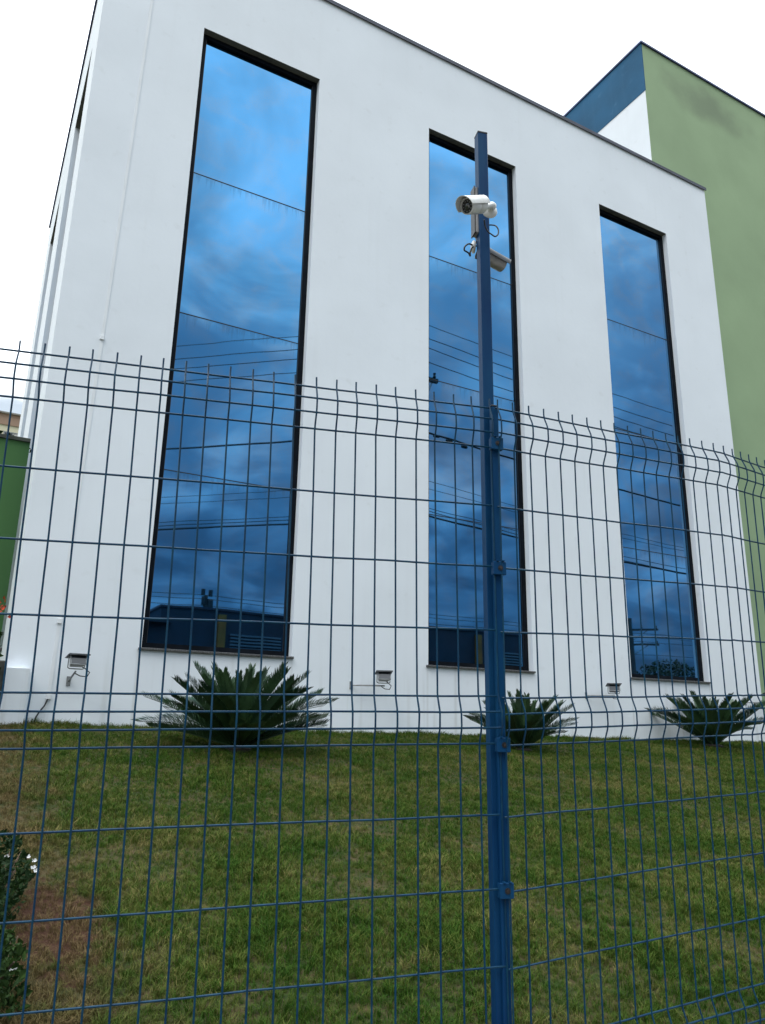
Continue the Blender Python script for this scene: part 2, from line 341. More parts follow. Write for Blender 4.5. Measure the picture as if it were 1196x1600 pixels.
# lawn
nx, ny = 150, 90
lm_ = MB(); xs_ = [-8+40*(i/nx) for i in range(nx+1)]; ys_ = [1.93+11*(j/ny) for j in range(ny+1)]
lm_.v = [(x, y, lawn_z(x, y)) for y in ys_ for x in xs_]
lm_.f = [(j*(nx+1)+i, j*(nx+1)+i+1, (j+1)*(nx+1)+i+1, (j+1)*(nx+1)+i) for j in range(ny) for i in range(nx)]
def soil_w(x, y):
    d = ((x-0.52)/0.13)**2+((y-3.72)/0.42)**2
    n = 0.9*noise.noise(Vector((x*5, y*5, 0)))
    return max(0.0, min(1.0, 1.7-d+n))

def ground_colour(t, L, grass=False):
    """shared patchiness: lush green / olive / straw / bare red soil, from world position"""
    g_ = N(t, 'ShaderNodeNewGeometry'); pos = g_.outputs['Position']
    a = N(t, 'ShaderNodeTexNoise'); a.inputs['Scale'].default_value = 1.3; a.inputs['Detail'].default_value = 6; a.inputs['Roughness'].default_value = 0.62; L(pos, a.inputs['Vector'])
    b_ = N(t, 'ShaderNodeTexNoise'); b_.inputs['Scale'].default_value = 9; b_.inputs['Detail'].default_value = 4; L(pos, b_.inputs['Vector'])
    return pos, a.outputs['Fac'], b_.outputs['Fac']
def soil_mask(t, L, pos):
    sp = N(t, 'ShaderNodeMapping'); sp.vector_type = 'POINT'
    sp.inputs['Location'].default_value = (-0.52/0.17, -3.72/0.55, 0); sp.inputs['Scale'].default_value = (1/0.17, 1/0.55, 0); L(pos, sp.inputs[0])
    ln = N(t, 'ShaderNodeVectorMath', operation='LENGTH'); L(sp.outputs[0], ln.inputs[0])
    nz = N(t, 'ShaderNodeTexNoise'); nz.inputs['Scale'].default_value = 11; nz.inputs['Detail'].default_value = 7; L(pos, nz.inputs['Vector'])
    ad = N(t, 'ShaderNodeMath', operation='MULTIPLY_ADD'); L(nz.outputs['Fac'], ad.inputs[0]); ad.inputs[1].default_value = -2.2; L(ln.outputs['Value'], ad.inputs[2])
    mr_ = N(t, 'ShaderNodeMapRange'); mr_.inputs['From Min'].default_value = 0.20; mr_.inputs['From Max'].default_value = -0.35; L(ad.outputs[0], mr_.inputs['Value'])
    return mr_.outputs[0]
m = bpy.data.materials.new('lawn_soil'); m.use_nodes = True; t = m.node_tree; L = t.links.new
p = t.nodes['Principled BSDF']; p.inputs['Roughness'].default_value = 0.95; p.inputs['Specular IOR Level'].default_value = 0.1
pos, fa, fb = ground_colour(t, L)
rp = N(t, 'ShaderNodeValToRGB'); e = rp.color_ramp.elements
e[0].position = 0.35; e[0].color = (0.028, 0.040, 0.013, 1); e[1].position = 0.7; e[1].color = (0.075, 0.055, 0.028, 1)
L(fb, rp.inputs['Fac'])
mk = soil_mask(t, L, pos)
mxs = N(t, 'ShaderNodeMix', data_type='RGBA'); L(mk, mxs.inputs['Factor']); L(rp.outputs[0], mxs.inputs['A']); mxs.inputs['B'].default_value = (0.050, 0.025, 0.016, 1)
L(mxs.outputs['Result'], p.inputs['Base Color'])
nb = N(t, 'ShaderNodeTexNoise'); nb.inputs['Scale'].default_value = 45; nb.inputs['Detail'].default_value = 6; L(pos, nb.inputs['Vector'])
b = N(t, 'ShaderNodeBump'); b.inputs['Strength'].default_value = 0.8; b.inputs['Distance'].default_value = 0.02; L(nb.outputs['Fac'], b.inputs['Height']); L(b.outputs[0], p.inputs['Normal'])
M_soil = m
lawn = tag(lm_.build('lawn', M_soil, smooth=True), kind='structure')

# grass material
m = bpy.data.materials.new('grass_blade'); m.use_nodes = True; t = m.node_tree; L = t.links.new
p = t.nodes['Principled BSDF']; p.inputs['Roughness'].default_value = 0.7; p.inputs['Specular IOR Level'].default_value = 0.06
pos, fa, fb = ground_colour(t, L)
oi = N(t, 'ShaderNodeObjectInfo')
ad = N(t, 'ShaderNodeMath', operation='MULTIPLY_ADD'); L(oi.outputs['Random'], ad.inputs[0]); ad.inputs[1].default_value = 0.42; ad.inputs[2].default_value = -0.21
ad2 = N(t, 'ShaderNodeMath', operation='ADD'); L(ad.outputs[0], ad2.inputs[0]); L(fa, ad2.inputs[1])
ad3 = N(t, 'ShaderNodeMath', operation='MULTIPLY_ADD'); L(fb, ad3.inputs[0]); ad3.inputs[1].default_value = 0.35; L(ad2.outputs[0], ad3.inputs[2])
rp = N(t, 'ShaderNodeValToRGB'); cr = rp.color_ramp
cr.elements[0].position = 0.42; cr.elements[0].color = (0.028, 0.074, 0.009, 1)
cr.elements[1].position = 0.98; cr.elements[1].color = (0.20, 0.175, 0.065, 1)
e_ = cr.elements.new(0.62); e_.color = (0.050, 0.098, 0.013, 1)
e_ = cr.elements.new(0.78); e_.color = (0.088, 0.112, 0.022, 1)
L(ad3.outputs[0], rp.inputs['Fac'])
mk = soil_mask(t, L, pos)
mk2 = N(t, 'ShaderNodeMath', operation='MULTIPLY'); L(mk, mk2.inputs[0]); mk2.inputs[1].default_value = 0.85
mxs = N(t, 'ShaderNodeMix', data_type='RGBA'); 
sx_ = N(t, 'ShaderNodeSeparateXYZ'); L(pos, sx_.inputs[0])
lf1 = N(t, 'ShaderNodeMath', operation='MULTIPLY_ADD'); L(fb, lf1.inputs[0]); lf1.inputs[1].default_value = -1.1; L(sx_.outputs['X'], lf1.inputs[2])
lf = N(t, 'ShaderNodeMapRange', interpolation_type='SMOOTHSTEP'); lf.inputs['From Min'].default_value = 0.32; lf.inputs['From Max'].default_value = -0.25; lf.inputs['To Max'].default_value = 0.75; L(lf1.outputs[0], lf.inputs['Value'])
mk3 = N(t, 'ShaderNodeMath', operation='MAXIMUM'); L(mk2.outputs[0], mk3.inputs[0]); L(lf.outputs[0], mk3.inputs[1])
L(mk3.outputs[0], mxs.inputs['Factor']); L(rp.outputs[0], mxs.inputs['A']); mxs.inputs['B'].default_value = (0.15, 0.095, 0.05, 1)
L(mxs.outputs['Result'], p.inputs['Base Color'])
tr = N(t, 'ShaderNodeBsdfTranslucent'); L(mxs.outputs['Result'], tr.inputs['Color'])
ms = N(t, 'ShaderNodeMixShader'); ms.inputs[0].default_value = 0.2
L(p.outputs[0], ms.inputs[1]); L(tr.outputs[0], ms.inputs[2]); L(ms.outputs[0], t.nodes['Material Output'].inputs['Surface'])
M_grass = m

tufts = bpy.data.collections.new('tuft_sources')      # not linked to the scene
for k in range(7):
    rnd = random.Random(100+k); b = MB()
    for i in range(9):
        a = rnd.uniform(0, 2*math.pi); r0 = rnd.uniform(0, 0.018); h = rnd.uniform(0.019, 0.040) * (1.25 if k > 4 else 1); w = rnd.uniform(0.0009, 0.0016)
        lean = rnd.uniform(0.15, 1.3) * h; a2 = rnd.uniform(0, 2*math.pi)
        x, y = r0*math.cos(a), r0*math.sin(a); dx, dy = math.cos(a2), math.sin(a2)
        pts = [(x, y, -0.004, w), (x+dx*lean*0.3, y+dy*lean*0.3, h*0.55, w*0.85), (x+dx*lean, y+dy*lean, h*rnd.uniform(0.7, 1.0), 0.0002)]
        o = len(b.v)
        for (px, py, pz, pw) in pts:
            b.v.append((px-dy*pw, py+dx*pw, pz)); b.v.append((px+dy*pw, py-dx*pw, pz))
        b.f += [(o, o+1, o+3, o+2), (o+2, o+3, o+5, o+4)]
    to = bpy.data.objects.new('grass_tuft', b.mesh('grass_tuft', M_grass)); tufts.objects.link(to)

# grass emitter: patch of the lawn in view, density as a face attribute
gm = MB(); nx2, ny2 = 160, 90
xg = [-1.5+17.5*(i/nx2) for i in range(nx2+1)]; yg = [2.02+7.7*(j/ny2) for j in range(ny2+1)]
gm.v = [(x, y, lawn_z(x, y)+0.001) for y in yg for x in xg]
fac = []; siz = []
for j in range(ny2):
    for i in range(nx2):
        cx, cy = (xg[i]+xg[i+1])/2, (yg[j]+yg[j+1])/2
        if cx > 0.36 and cy > 9.03: continue
        if cx > 3.2 + (cy-2)*2.3: continue
        if cx < -0.3 + (cy-3)*-0.12: continue
        gm.f.append((j*(nx2+1)+i, j*(nx2+1)+i+1, (j+1)*(nx2+1)+i+1, (j+1)*(nx2+1)+i))
        d = 4600 if cy < 4.2 else (3300 if cy < 6 else 2300)
        d *= 1-0.62*soil_w(cx, cy)
        d *= 0.75+0.5*noise.noise(Vector((cx*3, cy*3, 9)))
        fac.append(d); siz.append((0.82+0.55*noise.noise(Vector((cx*1.7, cy*1.7, 4)))+0.35*noise.noise(Vector((cx*6, cy*6, 2))))*(1+0.9*max(0, (cy-8.75)/0.25)*(0.4+max(0, noise.noise(Vector((cx*2.3, 1, 7)))))))
go = gm.build('grass', M_grass)
at_ = go.data.attributes.new('dens', 'FLOAT', 'FACE'); at_.data.foreach_set('value', fac)
at2 = go.data.attributes.new('size', 'FLOAT', 'FACE'); at2.data.foreach_set('value', siz)
tag(go, 'mown green lawn with straw-coloured patches sloping up to the white wall', 'grass', kind='stuff')
ng = bpy.data.node_groups.new('grass_scatter', 'GeometryNodeTree')
ng.interface.new_socket('Geometry', in_out='INPUT', socket_type='NodeSocketGeometry'); ng.interface.new_socket('Geometry', in_out='OUTPUT', socket_type='NodeSocketGeometry')
gi = ng.nodes.new('NodeGroupInput'); gout = ng.nodes.new('NodeGroupOutput')
dp = ng.nodes.new('GeometryNodeDistributePointsOnFaces'); na = ng.nodes.new('GeometryNodeInputNamedAttribute'); na.data_type = 'FLOAT'; na.inputs['Name'].default_value = 'dens'
ci = ng.nodes.new('GeometryNodeCollectionInfo'); ci.inputs['Collection'].default_value = tufts; ci.inputs['Separate Children'].default_value = True; ci.inputs['Reset Children'].default_value = True
ip = ng.nodes.new('GeometryNodeInstanceOnPoints'); ip.inputs['Pick Instance'].default_value = True
rr = ng.nodes.new('FunctionNodeRandomValue'); rr.data_type = 'FLOAT_VECTOR'; rr.inputs[0].default_value = (-0.2, -0.2, 0); rr.inputs[1].default_value = (0.2, 0.2, 6.283)
rs = ng.nodes.new('FunctionNodeRandomValue'); rs.data_type = 'FLOAT'; rs.inputs[2].default_value = 0.55; rs.inputs[3].default_value = 1.35
Lk = ng.links.new
Lk(gi.outputs[0], dp.inputs['Mesh']); Lk(na.outputs['Attribute'], dp.inputs['Density']); Lk(dp.outputs['Points'], ip.inputs['Points'])
Lk(ci.outputs[0], ip.inputs['Instance']); Lk(rr.outputs[0], ip.inputs['Rotation']); nsz = ng.nodes.new('GeometryNodeInputNamedAttribute'); nsz.data_type = 'FLOAT'; nsz.inputs['Name'].default_value = 'size'; mlt = ng.nodes.new('ShaderNodeMath'); mlt.operation = 'MULTIPLY'; Lk(rs.outputs[1], mlt.inputs[0]); Lk(nsz.outputs['Attribute'], mlt.inputs[1]); Lk(mlt.outputs[0], ip.inputs['Scale']); Lk(ip.outputs[0], gout.inputs[0])
md = go.modifiers.new('scatter', 'NODES'); md.node_group = ng

# ------------------------------------------------------------------ white building
bx0, bx1, by0, by1 = 0.44, 12.745, 9.0, 17.7
ZR, ZT, ZS = 11.325, 9.716, 0.786
wb = thing('white_building', 'white rendered three storey building with tall narrow blue mirror windows', 'building', (bx0, by0, 0))
def wloc(v): return (v[0]-bx0, v[1]-by0, v[2])
front_w = [(1.812, 3.652), (5.672, 7.516), (9.536, 11.376)]
side_w = [(10.17, 12.01), (13.93, 15.77)]
TH = 0.25
def wall_with_openings(name, a0, a1, opens, to3, zbot=-0.9):
    """a = coordinate along the wall; to3(a, depth, z) -> world; reveals are part of the wall"""
    b = MB()
    def q(P): b.add([wloc(to3(*p_)) for p_ in P], [(0, 1, 2, 3)])
    xs = [a0] + [v for o in opens for v in o] + [a1]
    for i in range(len(xs)-1):
        u0, u1 = xs[i], xs[i+1]
        if i % 2 == 0: q([(u0, 0, zbot), (u1, 0, zbot), (u1, 0, ZR), (u0, 0, ZR)])
        else:
            q([(u0, 0, zbot), (u1, 0, zbot), (u1, 0, ZS), (u0, 0, ZS)])
            q([(u0, 0, ZT), (u1, 0, ZT), (u1, 0, ZR), (u0, 0, ZR)])
            q([(u0, 0, ZS), (u0, TH, ZS), (u0, TH, ZT), (u0, 0, ZT)])
            q([(u1, 0, ZS), (u1, 0, ZT), (u1, TH, ZT), (u1, TH, ZS)])
            q([(u0, 0, ZS), (u1, 0, ZS), (u1, TH, ZS), (u0, TH, ZS)])
    return b.build(name, M_white, wb)
wall_with_openings('front_wall', bx0, bx1, front_w, lambda a, d, z: (a, by0+d, z))
wall_with_openings('side_wall', by0, by1, side_w, lambda a, d, z: (bx0+d, a, z))
b = MB(); b.add([wloc(v) for v in ((bx1, by0, -1), (bx1, by1, -1), (bx1, by1, ZR), (bx1, by0, ZR))], [(0, 1, 2, 3)])
b.add([wloc(v) for v in ((bx0, by1, -1), (bx1, by1, -1), (bx1, by1, ZR), (bx0, by1, ZR))], [(0, 1, 2, 3)]); b.build('rear_wall', M_white, wb)
b = MB(); b.box(0.26, bx1-bx0-0.02, 0.26, by1-by0-0.02, ZR-0.45, ZR-0.35); b.build('roof', M_concrete, wb)
b = MB(); b.box(0.3, bx1-bx0-0.3, 0.9, by1-by0-0.9, -0.5, ZR-0.6); b.build('interior_core', M_dark, wb)
# soffits of the openings, in a much darker colour than the walls
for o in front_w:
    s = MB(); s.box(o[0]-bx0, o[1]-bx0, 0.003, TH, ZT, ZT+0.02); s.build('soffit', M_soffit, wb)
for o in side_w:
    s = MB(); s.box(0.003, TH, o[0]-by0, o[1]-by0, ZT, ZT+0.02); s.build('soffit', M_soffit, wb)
# thin metal cap on the parapet
def cap(name, x0, x1, y0, y1, m_):
    c = MB(); c.box(x0-bx0, x1-bx0, y0-by0, y1-by0, ZR, ZR+0.035); c.box(x0-bx0, x1-bx0, y0-by0, y0-by0+0.012, ZR-0.035, ZR-0.002) if x1-x0 > 1 else c.box(x0-bx0, x0-bx0+0.012, y0-by0, y1-by0, ZR-0.035, ZR-0.002)
    c.build(name, m_, wb)
cap('parapet_cap', bx0-0.03, bx1+0.03, by0-0.03, by0+TH, M_cap)
cap('parapet_cap', bx0-0.032, bx0+TH, by0+TH+0.002, by1+0.03, M_capblue)

rg = random.Random(3)
def window(idx, o, side=False):
    """tall curtain window: frame, four stacked panes, mullion joints, granite sill"""
    w = o[1]-o[0]
    if not side: root = thing('window', '', 'x', (o[0]-bx0, 0, 0))
    else: root = thing('window', '', 'x', (0, o[0]-by0, 0), 0)
    del root['category']; del root['label']
    root.parent = wb
    if side:    # local x along wall -> +Y world ; local y (depth) -> +X
        root.matrix_local = Matrix(((0, 1, 0, 0), (1, 0, 0, o[0]-by0), (0, 0, 1, 0), (0, 0, 0, 1)))
    fw, y0, y1 = 0.07, 0.10, 0.17
    f = MB(); f.box(0.001, fw, y0, y1, ZS+0.001, ZT-0.001); f.box(w-fw, w-0.001, y0, y1, ZS+0.001, ZT-0.001)
    f.box(fw, w-fw, y0, y1, ZT-fw, ZT-0.001); f.box(fw, w-fw, y0, y1, ZS+0.001, ZS+fw)
    f.build('frame', M_frame, root)
    g_ = MB(); g_.box(fw, fw+0.008, y0+0.012, y0+0.03, ZS+fw, ZT-fw); g_.box(w-fw-0.008, w-fw, y0+0.012, y0+0.03, ZS+fw, ZT-fw)
    g_.build('gasket', M_dark, root)
    zj = [ZT-fw, 7.345, 5.165, 2.985, ZS+fw]
    for k in range(4):
        top, bot = zj[k], zj[k+1]
        pb = MB(); wx = (w-2*fw)/2-0.001; h = top-bot-0.006
        pb.box(-wx, wx, -0.004, 0.004, -h, 0)
        po = pb.build('pane', M_glass if k else M_glass_top, root, loc=(w/2, 0.136, top-0.003))
        if not side: po.rotation_euler = (rg.uniform(-0.0016, 0.0016), 0, rg.uniform(-0.0016, 0.0016))
        if k < 3:
            jb = MB(); jb.box(fw, w-fw, 0.126, 0.131, bot-0.005, bot+0.004); jb.build('joint', M_dark, root)
    s = MB(); s.bbox(-0.035, w+0.02, -0.035, 0.099, ZS-0.024, ZS+0.002, 0.003); s.build('sill', M_sill, root)
    bk = MB(); bk.box(0.01, w-0.01, 0.2, 0.22, ZS, ZT); bk.build('backing', M_dark, root)
    return root
for i, o in enumerate(front_w): window(i, o)
for i, o in enumerate(side_w): window(i, o, True)

# painted cable trunking down the front wall
c = MB(); pts = [(0.9, 0.20), (0.925, 1.9), (0.972, 4.47), (1.02, 7.3), (1.055, 9.8), (1.07, 11.2)]
for (xa, za), (xb, zb) in zip(pts, pts[1:]):
    c.add([wloc(v) for v in ((xa-.018, 8.992, za), (xa+.018, 8.992, za), (xa+.018, 9.0, za), (xa-.018, 9.0, za), (xb-.018, 8.992, zb), (xb+.018, 8.992, zb), (xb+.018, 9.0, zb), (xb-.018, 9.0, zb))],
          [(0, 1, 5, 4), (1, 2, 6, 5), (3, 0, 4, 7), (0, 3, 2, 1), (4, 5, 6, 7)])
c.build('cable_trunking', M_conduit, wb)
for (x_, z_) in ((0.900, 0.215), (0.972, 4.47), (0.912, 1.02)):
    k = MB(); k.bbox(x_-0.026-bx0, x_+0.026-bx0, -0.024, -0.0005, z_-0.03, z_+0.03, 0.004); k.build('trunking_joiner', M_conduit, wb)
k = MB(); k.tube([(0.895-bx0, -0.02, 0.19), (0.87-bx0, -0.03, 0.12), (0.83-bx0, -0.03, 0.06), (0.80-bx0, -0.03, 0.0), (0.79-bx0, -0.04, -0.1)], 0.008)
k.build('ground_cable', M_dark, wb)

# short white pier standing in front of the corner
pr = thing('low_pier', 'short white rendered pier with a dark side at the left corner of the white building', 'pier', (0.44, 8.82, 0))
b = MB(); b.bbox(0.0, 0.235, 0.0, 0.178, -0.6, 0.495, 0.006); b.build('pier_body', M_white, pr)
b = MB(); b.bbox(-0.10, -0.002, 0.03, 0.178, -0.6, 0.56, 0.01); b.build('dark_end_post', mat('dark_grey_concrete', (0.045, 0.045, 0.038), 0.9, var=0.5, vscale=8, bump=0.5), pr)  # dark grey end beside the white body, tone varied by noise

# ------------------------------------------------------------------ floodlights
def floodlight(x, label, arm, facing, dark=False):
    root = thing('floodlight', label, 'floodlight', (x, 9.0, 0.575), 0, 'floodlights along the foot of the white wall')
    T = Matrix.Translation((0, -0.24, 0)) @ Matrix.Rotation(facing, 4, 'Z') @ Matrix.Scale(0.72, 4)
    b = MB(); Mh = T @ Matrix.Translation((0, 0, 0.078)) @ Matrix.Rotation(R(-13), 4, 'X')
    b.bbox(-0.15, 0.15, -0.13, 0.11, 0.0, 0.009, 0.002, Mh); b.box(-0.15, 0.15, -0.133, -0.1305, -0.014, 0.009, Mh)
    b.build('hood', M_hood, root)
    # tapered housing, lens looking outwards and down
    Mt = T @ Matrix.Translation((0, 0, -0.0)) @ Matrix.Rotation(R(-20), 4, 'X')
    b = MB(); f0 = [(-0.11, -0.085, -0.075), (0.11, -0.085, -0.075), (0.11, -0.085, 0.065), (-0.11, -0.085, 0.065)]
    f1 = [(-0.085, 0.06, -0.055), (0.085, 0.06, -0.055), (0.085, 0.06, 0.055), (-0.085, 0.06, 0.055)]
    b.add([Mt @ Vector(v) for v in f0+f1], [(0, 1, 2, 3), (4, 7, 6, 5), (0, 4, 5, 1), (1, 5, 6, 2), (2, 6, 7, 3), (3, 7, 4, 0)])
    for k in range(5): b.box(-0.06+k*0.03-0.002, -0.06+k*0.03+0.002, 0.03, 0.075, -0.03, 0.045, Mt)
    hs = b.build('housing', M_camgrey if not dark else M_dark, root)
    b = MB(); b.bbox(-0.117, 0.117, -0.098, -0.0855, -0.082, 0.070, 0.003, Mt); b.build('lens_frame', M_galv, hs)
    b = MB(); b.box(-0.10, 0.10, -0.1015, -0.0985, -0.064, 0.055, Mt); b.build('lens', M_lampglass, hs)
    b = MB(); b.tube([T @ Vector(v) for v in ((-0.118, 0, 0.08), (-0.118, 0, 0.0), (-0.118, 0, -0.085), (-0.09, 0, -0.1), (0.09, 0, -0.1), (0.118, 0, -0.085), (0.118, 0, 0.0), (0.118, 0, 0.08))], 0.006, 6)
    b.build('bracket', M_galv, root)
    b = MB()
    if arm == 'short': pts = [(0, -0.24, -0.1), (-0.01, -0.16, -0.13), (-0.02, -0.05, -0.17), (-0.03, 0.0, -0.19)]
    else: pts = [(0.02, -0.24, -0.105), (-0.17, -0.16, -0.105), (-0.33, -0.03, -0.105), (-0.345, 0.0, -0.105)]
    b.tube(pts, 0.010, 7); wx_, wz_ = pts[-1][0], pts[-1][2]
    b.bbox(wx_-0.022, wx_+0.022, -0.008, 0.0, wz_-0.05, wz_+0.05, 0.002)
    b.build('arm', M_galv, root)
    b = MB(); b.tube([(0.03, -0.2, -0.03), (0.10, -0.18, -0.06), (0.15, -0.18, -0.10), (0.13, -0.17, -0.145), (0.06, -0.17, -0.14), (0.0, -0.19, -0.115)], 0.006, 6)
    b.build('cable', M_dark, root); return root
floodlight(1.11, 'hooded floodlight on a short rusty arm left of the first tall window', 'short', R(8))
floodlight(4.84, 'hooded floodlight on a long arm between the first and second tall windows', 'long', R(-20))
floodlight(8.88, 'dark hooded floodlight between the second and third tall windows', 'long', R(-35), True)
floodlight(12.62, 'hooded floodlight at the right end of the white wall, cut by the picture edge', 'long', R(-20), True)

# ------------------------------------------------------------------ green building behind right
gb = thing('green_building', 'tall light green block with a blue top band on its side', 'building', (12.95, 10.45, 0))
GZ = 16.79
b = MB(); b.add([(0, 0, -1.5), (26, 0, -1.5), (26, 0, GZ), (0, 0, GZ)], [(0, 1, 2, 3)]); b.add([(26, 0, -1.5), (26, 9, -1.5), (26, 9, GZ), (26, 0, GZ)], [(0, 1, 2, 3)])
b.build('front_wall', M_green, gb)
b = MB(); b.add([(0, 9, -1.5), (0, 0, -1.5), (0, 0, 15.327), (0, 9, 15.327)], [(0, 1, 2, 3)]); b.build('side_wall', M_white, gb)
b = MB(); b.box(-0.012, 0.02, -0.002, 9.0, 15.327, GZ-0.002); b.build('blue_band', M_blueband, gb)
b = MB(); b.box(0.03, 25.98, 0.03, 8.98, GZ-0.5, GZ-0.4); b.build('roof', M_concrete, gb)
b = MB(); b.box(-0.04, 26, -0.04, 0.2, GZ, GZ+0.05); b.box(-0.04, 0.2, 0.202, 9.0, GZ, GZ+0.05); b.build('parapet_cap', M_capblue, gb)
b = MB(); b.box(0, 26, 9.0, 9.1, -1.5, GZ-0.01); b.build('rear_wall', M_green, gb)

# ------------------------------------------------------------------ left: dark green garden wall, flats beyond
gw = thing('garden_wall', 'dark green rendered garden wall meeting the side of the white building', 'wall', (-14, 10.7, 0))
b = MB(); b.box(0, 14.43, 0, 0.18, -1.6, 3.55); b.build('wall_body', M_greenwall, gw)
b = MB(); b.box(-0.02, 14.43, -0.03, 0.21, 3.552, 3.60); b.build('coping', mat('dirty_coping', (0.06, 0.065, 0.05), 0.9, var=0.5, vscale=4), gw)

fl = thing('apartment_building', 'beige block of flats with a brown roof band beyond the green garden wall', 'building', (-16, 40, 0))
b = MB(); b.box(0, 19, 0, 10, -1.6, 13.98); b.build('wall', M_beige, fl)
b = MB(); b.box(-0.05, 19.05, -0.05, 10.05, 13.985, 14.55); b.build('roof_band', M_brown, fl)
b = MB(); b.box(-0.15, 19.15, -0.15, 10.15, 14.553, 14.63); b.build('roof_edge', M_concrete, fl)
for fx in (2.0, 5.6, 9.2, 12.8, 16.4):
    for fz in (0.6, 3.6, 6.6, 9.6, 12.65):
        wn = bpy.data.objects.new('window', None); COL.objects.link(wn); wn.parent = fl; wn.location = (fx, 0, fz)
        f = MB(); f.box(-0.05, 0.77, -0.03, 0.02, -0.05, 0.0); f.box(-0.05, 0.77, -0.03, 0.02, 0.95, 1.0); f.box(-0.05, 0.0, -0.03, 0.02, 0.001, 0.949); f.box(0.72, 0.77, -0.03, 0.02, 0.001, 0.949); f.box(0.35, 0.38, -0.025, 0.018, 0.001, 0.949)
        f.build('frame', M_galv, wn)
        f = MB(); f.box(0.001, 0.349, -0.012, 0.01, 0.002, 0.948); f.build('pane', M_winglass, wn)
        f = MB(); f.box(0.381, 0.719, -0.012, 0.01, 0.002, 0.948); f.build('curtain', M_curtain, wn)

# ------------------------------------------------------------------ leafy plants
def leafy(root, part, material, centre, rad, n, size, seed, up=0.3, stems=6, stem_mat=None):
    rnd = random.Random(seed); b = MB(); c = Vector(centre)
    for i in range(n):
        while True:
            q = Vector((rnd.uniform(-1, 1), rnd.uniform(-1, 1), rnd.uniform(-1, 1)))
            if q.length < 1 and noise.noise(q*2.2+Vector((seed, 0, 0))) > -0.12: break
        P = c+Vector((q.x*rad[0], q.y*rad[1], q.z*rad[2]))
        d = Vector((rnd.uniform(-1, 1), rnd.uniform(-1, 1), rnd.uniform(-0.4, 1)*1.0+up)).normalized()
        s_ = d.cross(Vector((rnd.uniform(-1, 1), rnd.uniform(-1, 1), rnd.uniform(-1, 1)))).normalized()
        l = size*rnd.uniform(0.6, 1.3); w = l*rnd.uniform(0.22, 0.36); nn = d.cross(s_)*l*0.12
        b.add([P, P+d*l*0.5+s_*w-nn, P+d*l, P+d*l*0.5-s_*w-nn, P+d*l*0.52+nn*0.3], [(0, 1, 4), (1, 2, 4), (2, 3, 4), (3, 0, 4)])
    o = b.build(part, material, root)
    if stems:
        b = MB()
        for i in range(stems):
            e1 = c+Vector((rnd.uniform(-.8, .8)*rad[0], rnd.uniform(-.8, .8)*rad[1], rnd.uniform(-.2, .9)*rad[2]))
            b0 = Vector((c.x*0.4+rnd.uniform(-.1, .1)*rad[0], c.y*0.4+rnd.uniform(-.1, .1)*rad[1], 0))
            b.tube([b0, b0.lerp(e1, 0.5)+Vector((0, 0, rad[2]*0.15)), e1], [0.012*rad[2]/0.5+0.003, 0.008, 0.003], 5)
        b.build('stem', stem_mat or M_bark, root)
    return o

# weeds with white flowers at the lower left, just inside the fence
def flowers(root, pts, rr=0.014):
    for (x, y, z) in pts:
        b = MB()
        for k in range(5):
            a = k*2*math.pi/5+random.uniform(-.2, .2); d = Vector((math.cos(a), math.sin(a)*0.6-0.5, 0.45+0.5*math.sin(a))).normalized(); s_ = d.cross(Vector((0.2, -1, 0.3))).normalized()
            c_ = Vector((x, y, z)); b.add([c_, c_+d*rr*0.6+s_*rr*0.35, c_+d*rr, c_+d*rr*0.6-s_*rr*0.35], [(0, 1, 2, 3)])
        b.build('flower', M_flower, root)
wd = thing('weed_plant', 'dark leafy weed with small white flowers at the left edge of the lawn', 'plant', (0.30, 3.95, lawn_z(0.30, 3.95)))
leafy(wd, 'foliage', M_weed, (-0.02, 0.0, 0.13), (0.13, 0.55, 0.17), 1300, 0.030, 5)
flowers(wd, [(0.015, 0.05, 0.20), (0.115, -0.10, 0.20), (0.075, -0.22, 0.235), (0.10, -0.35, 0.20), (0.09, -0.33, 0.21)])
wd2 = thing('weed_plant', 'dark leafy weed with one white flower in the bottom left corner', 'plant', (0.24, 3.05, lawn_z(0.24, 3.05)))
leafy(wd2, 'foliage', M_weed, (0.0, 0.0, 0.10), (0.11, 0.35, 0.13), 800, 0.034, 6)
flowers(wd2, [(0.06, -0.02, 0.14), (0.062, -0.03, 0.13)], 0.018)

sh = thing('flowering_shrub', 'thin shrub with orange red flowers beside the dark end of the low pier', 'shrub', (0.18, 8.55, lawn_z(0.18, 8.55)))
leafy(sh, 'foliage', M_weed, (0, 0, 0.65), (0.19, 0.2, 0.6), 420, 0.07, 8, stems=9)
leafy(sh, 'blossom', M_red, (0.10, 0, 1.17), (0.13, 0.12, 0.12), 26, 0.055, 9, stems=0)
tp = thing('climbing_plant', 'small leafy plant showing above the dark green garden wall', 'plant', (-0.25, 11.3, 1.5))
leafy(tp, 'foliage', M_weed, (0, 0, 2.1), (0.75, 0.25, 0.20), 360, 0.12, 11, stems=8)

